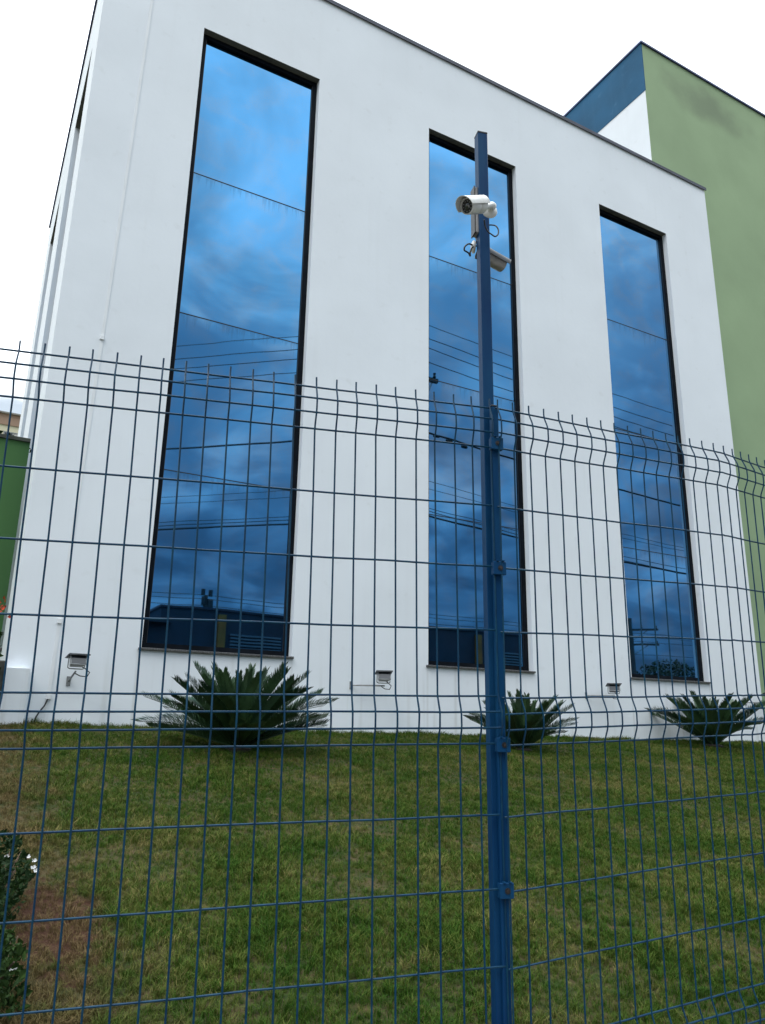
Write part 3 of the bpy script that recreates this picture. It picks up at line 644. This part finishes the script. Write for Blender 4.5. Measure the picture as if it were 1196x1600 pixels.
# ------------------------------------------------------------------ cycads
def frond_mesh(seed, droop):
    rnd = random.Random(seed); b = MB(); n = 50
    # rachis in local XZ: starts along +X, curves down by droop
    pts = []; ang = 0.0; x = z = 0.0
    for i in range(n+1):
        pts.append((x, z, ang)); ang = -droop*((i/n)**1.6); x += math.cos(ang)/n; z += math.sin(ang)/n
    b.tube([(p_[0], 0, p_[1]) for p_ in pts[::6]+[pts[-1]]], [0.010-0.0085*k/len(pts[::6]) for k in range(len(pts[::6])+1)], 5)
    for i in range(4, n+1):
        t_ = i/n; x, z, an = pts[i]
        ll = 0.155*math.sin(math.pi*min(1, (t_*0.66+0.17)))**0.7*rnd.uniform(0.88, 1.08)
        fwd = 0.75+0.55*t_
        for sg in (-1, 1):
            for dup_ in (0, 1):
                xx = x+(0.5/n if dup_ else 0)
                d = Vector((math.sin(fwd*0.8+0.1*rnd.uniform(-1, 1)), sg*math.cos(fwd*0.8), 0.62+rnd.uniform(-.12, .12))).normalized()
                d = Matrix.Rotation(-an, 3, 'Y') @ d
                s_ = Vector((1, 0, 0.2)).cross(d).cross(d).normalized()
                P = Vector((xx, 0, z)); w = 0.0066
                mid = P+d*ll*0.55; tip = P+d*ll+Vector((0, 0, -0.012))
                b.add([P-s_*w*0.6, P+s_*w*0.6, mid+s_*w, mid-s_*w, tip], [(0, 1, 2, 3), (3, 2, 4)])
    return b.mesh('frond', M_cycad)
FM = [frond_mesh(k, dr) for k, dr in enumerate((0.35, 0.6, 0.9, 0.2))]
def cycad(label, x, y, size, n, seed, ymax=8.93, squash=1.0, up0=8):
    rnd = random.Random(seed); z = lawn_z(x, y)
    root = thing('cycad', label, 'cycad', (x, y, z), 0, 'cycads planted along the foot of the wall')
    b = MB(); hh = 0.05*size
    b.tube([(0, 0, -0.08), (0, 0, hh*0.5), (0, 0, hh)], [0.12*size, 0.14*size, 0.08*size], 12); b.build('trunk', M_cycadstem, root)
    for i in range(n):
        t_ = (i+0.5)/n; az = i*2.39996+rnd.uniform(-0.2, 0.2)
        el = R(up0+ (78-up0)*(t_**0.95))+rnd.uniform(-0.08, 0.08)
        L_ = size*rnd.uniform(0.88, 1.08)*min(1, 0.86+0.5*t_)*(1-(0.20 if seed < 3 else 0.30)*t_**1.5)
        reach = L_*math.cos(el)*math.sin(az)
        if y+reach > ymax:
            need = (ymax-y)/max(1e-3, math.sin(az))
            el = max(el, math.acos(max(0.1, min(1, need/L_)))); 
        me = FM[0 if el > R(50) else rnd.choice((0, 1, 3, 1)) if el > R(25) else rnd.choice((0, 3, 1))]
        o = link_mesh('frond', me, root, (0.05*size*math.cos(az), 0.05*size*math.sin(az), hh*(0.8+0.2*t_)))
        o.rotation_mode = 'XYZ'; o.rotation_euler = (rnd.uniform(-0.5, 0.5), -el, az); o.scale = (L_, L_*1.0, L_)
    return root
cycad('largest cycad with spreading dark fronds below the first tall window', 2.57, 7.62, 0.97, 64, 1, up0=16)
cycad('small cycad behind the tall blue pole below the second tall window', 6.36, 7.85, 0.80, 42, 2, up0=27)
cycad('wide cycad at the right edge of the lawn below the third tall window', 10.45, 8.30, 1.03, 44, 3, up0=28)

# ------------------------------------------------------------------ fence
G_ = 0.0462
def make_zs(z7):
    zs = {7: z7}
    for k in range(6, 2, -1): zs[k] = z7+.2*(7-k)
    zs[2] = zs[3]+G_; zs[1] = zs[3]+2*G_; zs[0] = zs[3]+3*G_
    zs[8] = z7-G_; zs[9] = z7-2*G_; zs[10] = z7-3*G_
    for k in (11, 12, 13, 14): zs[k] = zs[10]-.2*(k-10)
    zs[15] = zs[14]-G_; zs[16] = zs[14]-2*G_; zs[17] = zs[14]-3*G_
    return zs
FOLD = {1, 2, 8, 9, 15, 16}
def panel(name, label, P0, an, s, z7, lean, tl, tv, n, sgn, bend=None, seed=0):
    """P0 = end of the panel at the shared post. wires run away from it with sign sgn"""
    rnd = random.Random(seed); zs = make_zs(z7)
    h = Vector((math.cos(an), math.sin(an), 0)); d = h+Vector((0, 0, tl)); nrm = Vector((-math.sin(an), math.cos(an), 0))
    if bend: tb, an2 = bend; h2 = Vector((math.cos(an2), math.sin(an2), tl)); n2 = Vector((-math.sin(an2), math.cos(an2), 0))
    root = thing(name, label, 'fence panel', (P0[0], P0[1], -1.02), 0, 'wire mesh panels of the blue boundary fence')
    O = Vector((P0[0], P0[1], -1.02))
    def P(t_, z, off=0.0):
        tt = min(t_, tb) if bend else t_
        q = Vector((P0[0], P0[1], 0))+d*tt+nrm*lean*z+h*tv*z+Vector((0, 0, z)); nn = nrm
        if bend and t_ > tb:
            q = q+h2*(t_-tb); nn = n2
        return q+nn*off-O
    for i in range(n+1):
        t_ = sgn*i*s; j1, j2 = rnd.uniform(-.0018, .0018), rnd.uniform(-.002, .002)
        pts = [P(t_+j1, zs[0]+0.030, -0.004)]
        for k in range(18):
            e = -0.019 if k in FOLD else 0
            pts.append(P(t_+j1*(1-k/17)+j2*(k/17)+rnd.uniform(-.0008, .0008), zs[k], e-0.004))
        pts.append(P(t_+j2, zs[17]-0.02, -0.004))
        # soften the fold corners
        q = [pts[0]]
        for k in range(1, len(pts)-1):
            q.append(pts[k].lerp(pts[k-1], min(0.3, 0.008/(pts[k]-pts[k-1]).length))); q.append(pts[k].lerp(pts[k+1], min(0.3, 0.008/(pts[k]-pts[k+1]).length)))
        q.append(pts[-1])
        b = MB(); b.tube(q, 0.0027, 6); b.build('vertical_wire', M_wire, root, smooth=True)
    for k in range(18):
        e = -0.019 if k in FOLD else 0
        m_ = 14; ts = [sgn*n*s*i/m_ for i in range(m_+1)]
        if bend: ts += [tb-0.03, tb-0.01, tb+0.012, tb+0.03]; ts.sort()
        ts[0 if sgn > 0 else 0] += -sgn*0.006 if sgn > 0 else 0.006
        pts = [P(t_, zs[k]+rnd.uniform(-.0012, .0012), e+0.0022+rnd.uniform(-.0012, .0012)) for t_ in ts]
        b = MB(); b.tube(pts, 0.0030, 6); b.build('horizontal_wire', M_wire, root, smooth=True)
    return root
panel('mesh_fence_panel', 'blue wire mesh fence panel left of the tall pole', (1.4602, 1.9169), -0.2176, 0.0657, 0.0865, -0.0246, 0.0193, -0.0194, 38, -1, None, 1)
panel('mesh_fence_panel', 'blue wire mesh fence panel right of the tall pole, bending away at its far side', (1.4637+0.006, 1.9019), -0.0294, 0.0648, 0.0804, -0.0238, 0.0396, -0.0175, 38, 1, (16.5*0.0648, 0.1375), 2)

# posts
PAN = R(-15)
def post_frame(lean_x, lean_y, base):
    return Matrix.Translation(base) @ Matrix(((1, 0, lean_x, 0), (0, 1, lean_y, 0), (0, 0, 1, 0), (0, 0, 0, 1))) @ Matrix.Rotation(PAN, 4, 'Z')
pole = thing('camera_pole', 'tall square blue steel pole carrying two security cameras', 'pole', (1.4700, 1.9560, -1.52))
PZ0 = -1.52
b = MB(); Mp = post_frame(-0.010, -0.0, (0, 0, 0)); Mp = Matrix(((1, 0, -0.010, -0.010*PZ0), (0, 1, -0.012, -0.012*PZ0), (0, 0, 1, 0), (0, 0, 0, 1))) @ Matrix.Rotation(PAN, 4, 'Z')
b.bbox(-0.019, 0.019, -0.019, 0.019, 0, 2.150+1.52, 0.0018, Mp); b.build('tube', M_postblue, pole)
b = MB(); b.bbox(-0.0195, 0.0195, -0.0195, 0.0195, 2.1505+1.52, 2.157+1.52, 0.001, Mp); b.build('top_cap', M_dark, pole)

fp = thing('fence_post', 'short blue fence post clamped to the mesh in front of the tall pole', 'post', (1.4710, 1.9250, -1.52))
Mq = Matrix(((1, 0, -0.0155, -0.0155*PZ0), (0, 1, -0.024, -0.024*PZ0), (0, 0, 1, 0), (0, 0, 0, 1))) @ Matrix.Rotation(PAN, 4, 'Z')
b = MB(); b.bbox(-0.0125, 0.0125, -0.012, 0.008, 0, 1.03+1.52, 0.0016, Mq); b.build('tube', M_postblue, fp)
b = MB(); b.bbox(-0.013, 0.013, -0.0125, 0.0085, 1.0305+1.52, 1.036+1.52, 0.001, Mq); b.build('top_cap', M_dark, fp)
for z in (0.895, 0.480, -0.055, -0.455, -0.9):
    zz = z+1.52
    c = MB(); c.bbox(-0.021, 0.021, -0.028, -0.019, zz-0.021, zz+0.021, 0.0015, Mq)
    c.box(-0.021, -0.017, -0.0188, -0.006, zz-0.019, zz+0.019, Mq); c.box(0.017, 0.021, -0.0188, -0.006, zz-0.019, zz+0.019, Mq)
    c.box(-0.012, -0.004, -0.034, -0.018, zz+0.0213, zz+0.024, Mq); c.box(0.006, 0.014, -0.034, -0.018, zz+0.0213, zz+0.024, Mq)
    cl_ = c.build('clamp', M_postblue, fp)
    c = MB(); c0 = Mq @ Vector((0.001, -0.0282, zz)); ax = (Mq.to_3x3() @ Vector((0, -1, 0))).normalized()
    c.tube([c0, c0+ax*0.0015], 0.0085, 14); c.build('washer', M_dark, cl_)
    c = MB(); c.tube([c0+ax*0.001, c0+ax*0.0045], 0.0045, 6); c.build('bolt', M_rust, cl_)
# neighbouring posts that close the two panels
def end_post(x, y, label):
    r_ = thing('fence_post', label, 'post', (x, y, -1.52)); b = MB(); b.bbox(-0.02, 0.02, -0.0125, 0.0125, 0, 2.6, 0.0016); b.build('tube', M_postblue, r_)
end_post(-0.985, 2.49, 'blue fence post at the far left end of the left mesh panel')
end_post(3.93, 2.06, 'blue fence post at the far right end of the right mesh panel')
# low plinth under the fence
kb = MB(); 
for (xa, ya, xb, yb) in ((-8, 4.05, 1.46, 1.93), (1.46, 1.93, 2.53, 1.90), (2.53, 1.90, 9.0, 2.80)):
    dv = Vector((xb-xa, yb-ya, 0)).normalized(); n_ = Vector((-dv.y, dv.x, 0))*0.07
    A, B_ = Vector((xa, ya, 0)), Vector((xb, yb, 0))
    vs_ = [A-n_, B_-n_, B_+n_, A+n_]; kb.add([v+Vector((0, 0, -1.7)) for v in vs_]+[v+Vector((0, 0, -1.07)) for v in vs_], [(0, 1, 5, 4), (1, 2, 6, 5), (2, 3, 7, 6), (3, 0, 4, 7), (4, 5, 6, 7)])
tag(kb.build('fence_plinth', M_concrete), 'low concrete plinth running under the blue mesh fence', 'plinth')

# ------------------------------------------------------------------ security cameras
def vpt(u, v, dist):       # world point along the direction (u, v) at forward distance dist
    return (FV+RV*((u-598)/FPX)-UV*((v-800)/FPX))*dist
DP = 2.76                  # forward distance of the pole head
def lathe(b, base, axis, prof, n=20):
    axis = axis.normalized(); a = axis.orthogonal().normalized(); c = axis.cross(a); o = len(b.v)
    for (s_, r_) in prof:
        for k in range(n):
            w = 2*math.pi*k/n; b.v.append(tuple(base+axis*s_+(a*math.cos(w)+c*math.sin(w))*r_))
    for i in range(len(prof)-1):
        for k in range(n):
            j = (k+1) % n; b.f.append((o+i*n+k, o+i*n+j, o+(i+1)*n+j, o+(i+1)*n+k))
    b.f.append(tuple(o+k for k in range(n-1, -1, -1))); b.f.append(tuple(o+(len(prof)-1)*n+k for k in range(n)))
def shield(b, base, axis, up, r, l0, l1, span, th=0.0022):
    axis = axis.normalized(); up = (up-axis*up.dot(axis)).normalized(); sd_ = axis.cross(up); n = 12; o = len(b.v)
    for rr_ in (r, r-th):
        for s_ in (l0, l1):
            for k in range(n+1):
                w = -span+2*span*k/n; b.v.append(tuple(base+axis*(s_+(0.012*math.cos(w) if s_ == l1 else 0))+(up*math.cos(w)+sd_*math.sin(w)*0.95)*rr_))
    m1 = n+1
    for k in range(n):
        b.f += [(o+k, o+k+1, o+m1+k+1, o+m1+k), (o+2*m1+k, o+3*m1+k, o+3*m1+k+1, o+2*m1+k+1), (o+k, o+2*m1+k, o+2*m1+k+1, o+k+1), (o+m1+k, o+m1+k+1, o+3*m1+k+1, o+3*m1+k)]
    b.f += [(o, o+m1, o+3*m1, o+2*m1), (o+n, o+2*m1+n, o+3*m1+n, o+m1+n)]
def cctv(label, rear, axis, shell, r=0.027, L=0.105, mount=None, mdir=None, tail=None, shm=None):
    root = thing('security_camera', label, 'security camera', rear, 0, 'security cameras on the tall blue pole'); O = Vector(rear)
    b = MB(); lathe(b, Vector((0, 0, 0)), axis, [(-0.004, r*0.6), (0.0, r*0.93), (0.004, r), (L*0.42, r), (L*0.42+0.001, r*0.985), (L*0.46, r*0.985), (L*0.46+0.001, r), (L-0.002, r), (L, r*0.97), (L, r*0.86), (L-0.008, r*0.84)], 28)
    bd = b.build('body', shell, root, smooth=True)
    ax = axis.normalized()
    b = MB(); lathe(b, ax*(L-0.0075), ax, [(0, r*0.83), (0.002, r*0.80)], 28); b.build('faceplate', M_dark, bd)
    b = MB(); lathe(b, ax*(L-0.0055), ax, [(0, r*0.42), (0.003, r*0.40), (0.005, r*0.25), (0.0055, r*0.05)], 24); b.build('lens', M_lens, bd, smooth=True)
    b = MB()
    for k in range(10):
        w = 2*math.pi*k/10; a_ = ax.orthogonal().normalized(); c_ = ax.cross(a_)
        b.tube([ax*(L-0.0055)+(a_*math.cos(w)+c_*math.sin(w))*r*0.62, ax*(L-0.003)+(a_*math.cos(w)+c_*math.sin(w))*r*0.62], 0.0022, 8)
    b.build('led_ring', M_galv, bd)
    b = MB(); shield(b, Vector((0, 0, 0)), axis, Vector((0, 0, 1)), r*1.26, -0.004, L+0.012, R(100)); b.build('sun_shield', shm or shell, root, smooth=True)
    if mount is not None:
        mp_ = Vector(mount)-O; md_ = Vector(mdir).normalized()
        b = MB(); lathe(b, mp_, md_, [(0, 0.027), (0.004, 0.028), (0.008, 0.026), (0.012, 0.020), (0.014, 0.013), (0.026, 0.011), (0.030, 0.015), (0.036, 0.0155), (0.040, 0.010)], 26)
        m1 = b.build('mount', M_camwhite, root, smooth=True)
        b = MB(); e0 = mp_+md_*0.036; e1 = ax*0.012 - Vector((0, 0, r*0.2)); b.tube([e0, e0.lerp(e1, 0.5)+Vector((0, 0, -0.002)), e1], [0.011, 0.010, 0.012], 12); b.build('joint', M_camwhite, m1, smooth=True)
        b = MB()
        for sg in (-1, 1):
            q = mp_+md_*0.0075+Vector((0, 0, 1)).cross(md_)*0.019*sg+Vector((0, 0, -0.004)); b.tube([q, q+md_*0.0025], 0.0026, 8)
        b.build('screw', M_dark, m1)
    return root
los = vpt(740, 322, 1).normalized()
ax1 = (-los*0.78 - RV*0.60 - UV*0.03).normalized()
rear1 = vpt(753.5, 321, DP-0.13)
nfront = Vector((math.sin(PAN), -math.cos(PAN), 0))
cctv('white bullet camera pointing left, on the front of the pole', rear1, ax1, M_camwhite, 0.0275, 0.092, vpt(765, 331, DP-0.052), nfront+Vector((-0.1, 0, 0.0)))
ax2 = (RV*0.74 - UV*0.44 + los*0.50).normalized()
rear2 = vpt(752, 396, DP+0.05)
c2 = cctv('grey bullet camera pointing right and down, behind the pole', rear2, ax2, M_camgrey, 0.0265, 0.105, shm=M_hood)
b = MB(); q0 = Vector(vpt(742, 386, DP+0.03))-Vector(rear2); lathe(b, q0, (-RV-FV*0.1), [(0, 0.022), (0.006, 0.024), (0.010, 0.018), (0.014, 0.009)], 20); b.build('mount', M_camwhite, c2, smooth=True)
# junction box on the far left side of the pole
jb = thing('junction_box', 'slim grey box strapped to the left side of the pole behind the front camera', 'box', vpt(743, 330, DP+0.035))
Mj = Matrix.Rotation(PAN, 4, 'Z')
b = MB(); b.bbox(-0.004, 0.014, -0.012, 0.024, -0.098, 0.098, 0.003, Mj); b.build('box_body', M_camgrey, jb)
b = MB(); b.bbox(-0.0085, -0.0045, -0.014, 0.026, -0.101, 0.101, 0.0015, Mj); b.build('lid', M_dark, jb)
# loops of cable
def cable_obj(name, label, pts2, r=0.0026, closed=False):
    P3 = [Vector(vpt(*p_)) for p_ in pts2]; O = P3[0]; q = [p_-O for p_ in P3]
    # Catmull-Rom smoothing
    sm = []
    for i in range(len(q)-1):
        p0, p1, p2, p3 = q[max(i-1, 0)], q[i], q[i+1], q[min(i+2, len(q)-1)]
        for k in range(6):
            t_ = k/6; sm.append(0.5*((2*p1)+(p2-p0)*t_+(2*p0-5*p1+4*p2-p3)*t_*t_+(3*p1-p0-3*p2+p3)*t_**3))
    sm.append(q[-1]); b = MB(); b.tube(sm, r, 7); o = b.build(name, M_cable, None, smooth=True); o.location = O
    tag(o, label, 'cable'); return o
cable_obj('camera_cable', 'thin dark cable looping out right of the pole under the front camera',
          [(757, 343, DP-0.06), (758, 352, DP-0.05), (762, 361, DP-0.045), (768, 366, DP-0.04), (774, 369.5, DP-0.03), (778.5, 366, DP-0.02), (779, 359, DP-0.01), (775, 353, DP), (768, 351.5, DP+0.03), (761, 352, DP+0.05)])
cable_obj('camera_cable', 'black cable loop left of the pole below the junction box',
          [(744, 372, DP+0.05), (745, 378, DP+0.03), (740, 383, DP+0.02), (733, 381, DP), (727, 385, DP-0.01), (726, 391, DP-0.01), (732, 395, DP), (735, 400, DP), (735, 394, DP), (739, 386, DP+0.01), (746, 384, DP+0.02)], 0.0030)

# ------------------------------------------------------------------ street behind the viewer (seen mirrored in the glass)
def catenary(a, b_, sag, n=14):
    a, b_ = Vector(a), Vector(b_); return [a.lerp(b_, i/n)-Vector((0, 0, 4*sag*(i/n)*(1-i/n))) for i in range(n+1)]
def utility_pole(label, x, y, top, arms, r=0.14, ang=0.0, blobs=None):
    root = thing('utility_pole', label, 'utility pole', (x, y, -1.5), ang)
    h = top+1.5
    b = MB(); b.tube([(0, 0, 0), (0, 0, h)], [r*1.3, r*0.75], 10); b.build('pole', M_polec, root, smooth=True)
    for (z, l0, l1) in arms:
        a = MB(); a.box(l0, l1, -0.05, 0.05, z+1.5-0.06, z+1.5+0.06); ao = a.build('crossarm', M_polec, root)
        a = MB(); a.tube([(0.0, 0, z+0.75), (l1*0.6, 0, z+1.42)], 0.025, 5); a.build('brace', M_galv, ao)
        for k in range(3):
            xi = l0+0.12+(l1-l0-0.24)*k/2
            a = MB(); a.tube([(xi, 0, z+1.56), (xi, 0, z+1.62), (xi, 0, z+1.66), (xi, 0, z+1.74)], [0.03, 0.06, 0.035, 0.05], 8); a.build('insulator', M_dark, ao)
    for (bx_, bz_, rr_, hh_) in (blobs or []):
        a = MB(); a.tube([(bx_, 0.05, bz_+1.5), (bx_, 0.05, bz_+1.5+hh_)], rr_, 12); a.build('transformer', M_dark, root)
    return root
WZ = [11.79, 11.35, 11.03, 10.55, 8.28, 6.79, 6.55, 5.97, 5.88, 5.73]
WL = ['topmost of its bunch', 'second from the top', 'third from the top', 'fourth from the top', 'thick bundled cable at mid height', 'upper of a thin pair', 'lower of a thin pair', 'highest of three low lines', 'middle of three low lines', 'thick and lowest of all']
WR = [0.011, 0.013, 0.013, 0.013, 0.030, 0.008, 0.008, 0.010, 0.012, 0.028]
utility_pole('near concrete utility pole mirrored at the left edge of the second tall window', 11.02, 0.50, 11.9, [(10.0, -0.5, 0.5)], 0.13)
for i, (z, r_) in enumerate(zip(WZ, WR)):
    for k, (end, sag, lb) in enumerate((((46, 0.52, z+0.3), 0.75, 'following the street'), ((-12.9, -18.6, z+0.1), 0.25, 'crossing the road'))):
        b = MB(); st = Vector((11.02, 0.52, z)); P3 = catenary((0, 0, 0), Vector(end)-st, sag*(1+0.1*(i % 3)))
        b.tube(P3, r_, 5); o = b.build('overhead_wire', M_cable); o.location = st
        tag(o, ('overhead wire %s, ' % lb)+WL[i], 'wire', 'overhead wires')
# splice boxes on the bundled cable
for (x_, z_) in ((11.45, 8.22), (11.9, 8.14), (12.45, 8.06)):
    b = MB(); b.tube([(-0.11, 0, 0.03), (-0.08, 0, 0), (0.08, 0, 0), (0.11, 0, -0.02)], [0.02, 0.05, 0.05, 0.02], 8); o = b.build('splice_box', M_dark); o.location = (x_, 0.52, z_)
    tag(o, 'black splice box on the bundled overhead cable, '+{11.45: 'nearest the utility pole', 11.9: 'between the other two', 12.45: 'farthest from the utility pole'}[x_], 'splice box', 'splice boxes on the cable')
utility_pole('distant utility pole with twin transformers mirrored low in the first window', 16.9, -41.7, 9.7, [], 0.2, 0, [(-0.30, 9.7, 0.17, 0.6), (0.34, 9.65, 0.17, 0.6), (-0.2, 8.9, 0.2, 0.7), (0.3, 8.6, 0.28, 0.8), (0.0, 8.2, 0.22, 0.7)])
for i, z in enumerate((9.9, 9.55, 9.0, 7.6)):
    b = MB(); b.tube(catenary((-80, 0, 0), (80, 0, 0.5), 0.4, 20), 0.03, 5); o = b.build('overhead_wire', M_cable); o.location = (20, -41.7, z)
    tag(o, 'faint far overhead wire mirrored low in the windows, '+('highest of four', 'second of four', 'third of four', 'lowest of four')[i], 'wire', 'overhead wires')
utility_pole('utility pole with two crossarms mirrored at the foot of the third window', 38.3, -17.7, 6.9, [(6.2, -0.3, 1.75), (5.25, -0.3, 1.75)], 0.22, R(32))
# warehouse opposite
wh = thing('warehouse', 'dark flat roofed warehouse with yellow pillars across the street', 'building', (7.15, -13.68, -1.6))
b = MB(); b.box(0, 19.3, -12, 0, 0, 6.15); b.build('wall', M_shed, wh)
b = MB(); b.box(-0.05, 19.35, -12.05, 0.05, 6.153, 6.25); b.build('roof_edge', M_cap, wh)
b = MB(); b.box(-9, -0.003, -11, 0.0, 0, 5.5); b.box(-9.2, 0.4, 0.003, 0.35, 5.5, 5.6); b.build('annex', M_shed, wh)
for x_ in (2.38, 15.7):
    b = MB(); b.box(x_, x_+0.32, 0.002, 0.2, 0, 6.0); b.build('pillar', M_yellow, wh)
for (xa, xb) in ((2.95, 5.3), (17.3, 19.2)):
    rt = bpy.data.objects.new('shutter', None); COL.objects.link(rt); rt.parent = wh
    for k in range(5):
        b = MB(); b.box(xa, xb, 0.002, 0.07, 4.62+k*0.14, 4.62+k*0.14+0.07); b.build('slat', M_slat, rt)
# trees across the street
def tree(label, x, y, h, rad, seed):
    root = thing('tree', label, 'tree', (x, y, -1.6)); rnd = random.Random(seed)
    b = MB(); b.tube([(0, 0, 0), (0.1, 0, h*0.3), (0, 0.1, h*0.75)], [0.25, 0.18, 0.06], 8)
    for k in range(6):
        a = rnd.uniform(0, 6.28); b.tube([(0.05, 0, h*(0.3+0.05*k)), (math.cos(a)*rad*0.4, math.sin(a)*rad*0.4, h*0.6), (math.cos(a)*rad*0.7, math.sin(a)*rad*0.7, h*0.75)], [0.1, 0.06, 0.03], 6)
    b.build('trunk', M_bark, root)
    leafy(root, 'crown', M_tree, (0, 0, h*0.68), (rad, rad, h*0.32), 4200, 0.26, seed, stems=0)
tree('rounded dark tree mirrored at the foot of the third window', 52.0, -26.7, 7.0, 3.2, 21)
tree('second dark tree right of the rounded one, mirrored in the third window', 57.5, -25.0, 6.4, 2.6, 22)
tree('low broad tree left of the rounded one, mirrored in the third window', 46.5, -31.0, 5.2, 2.6, 23)
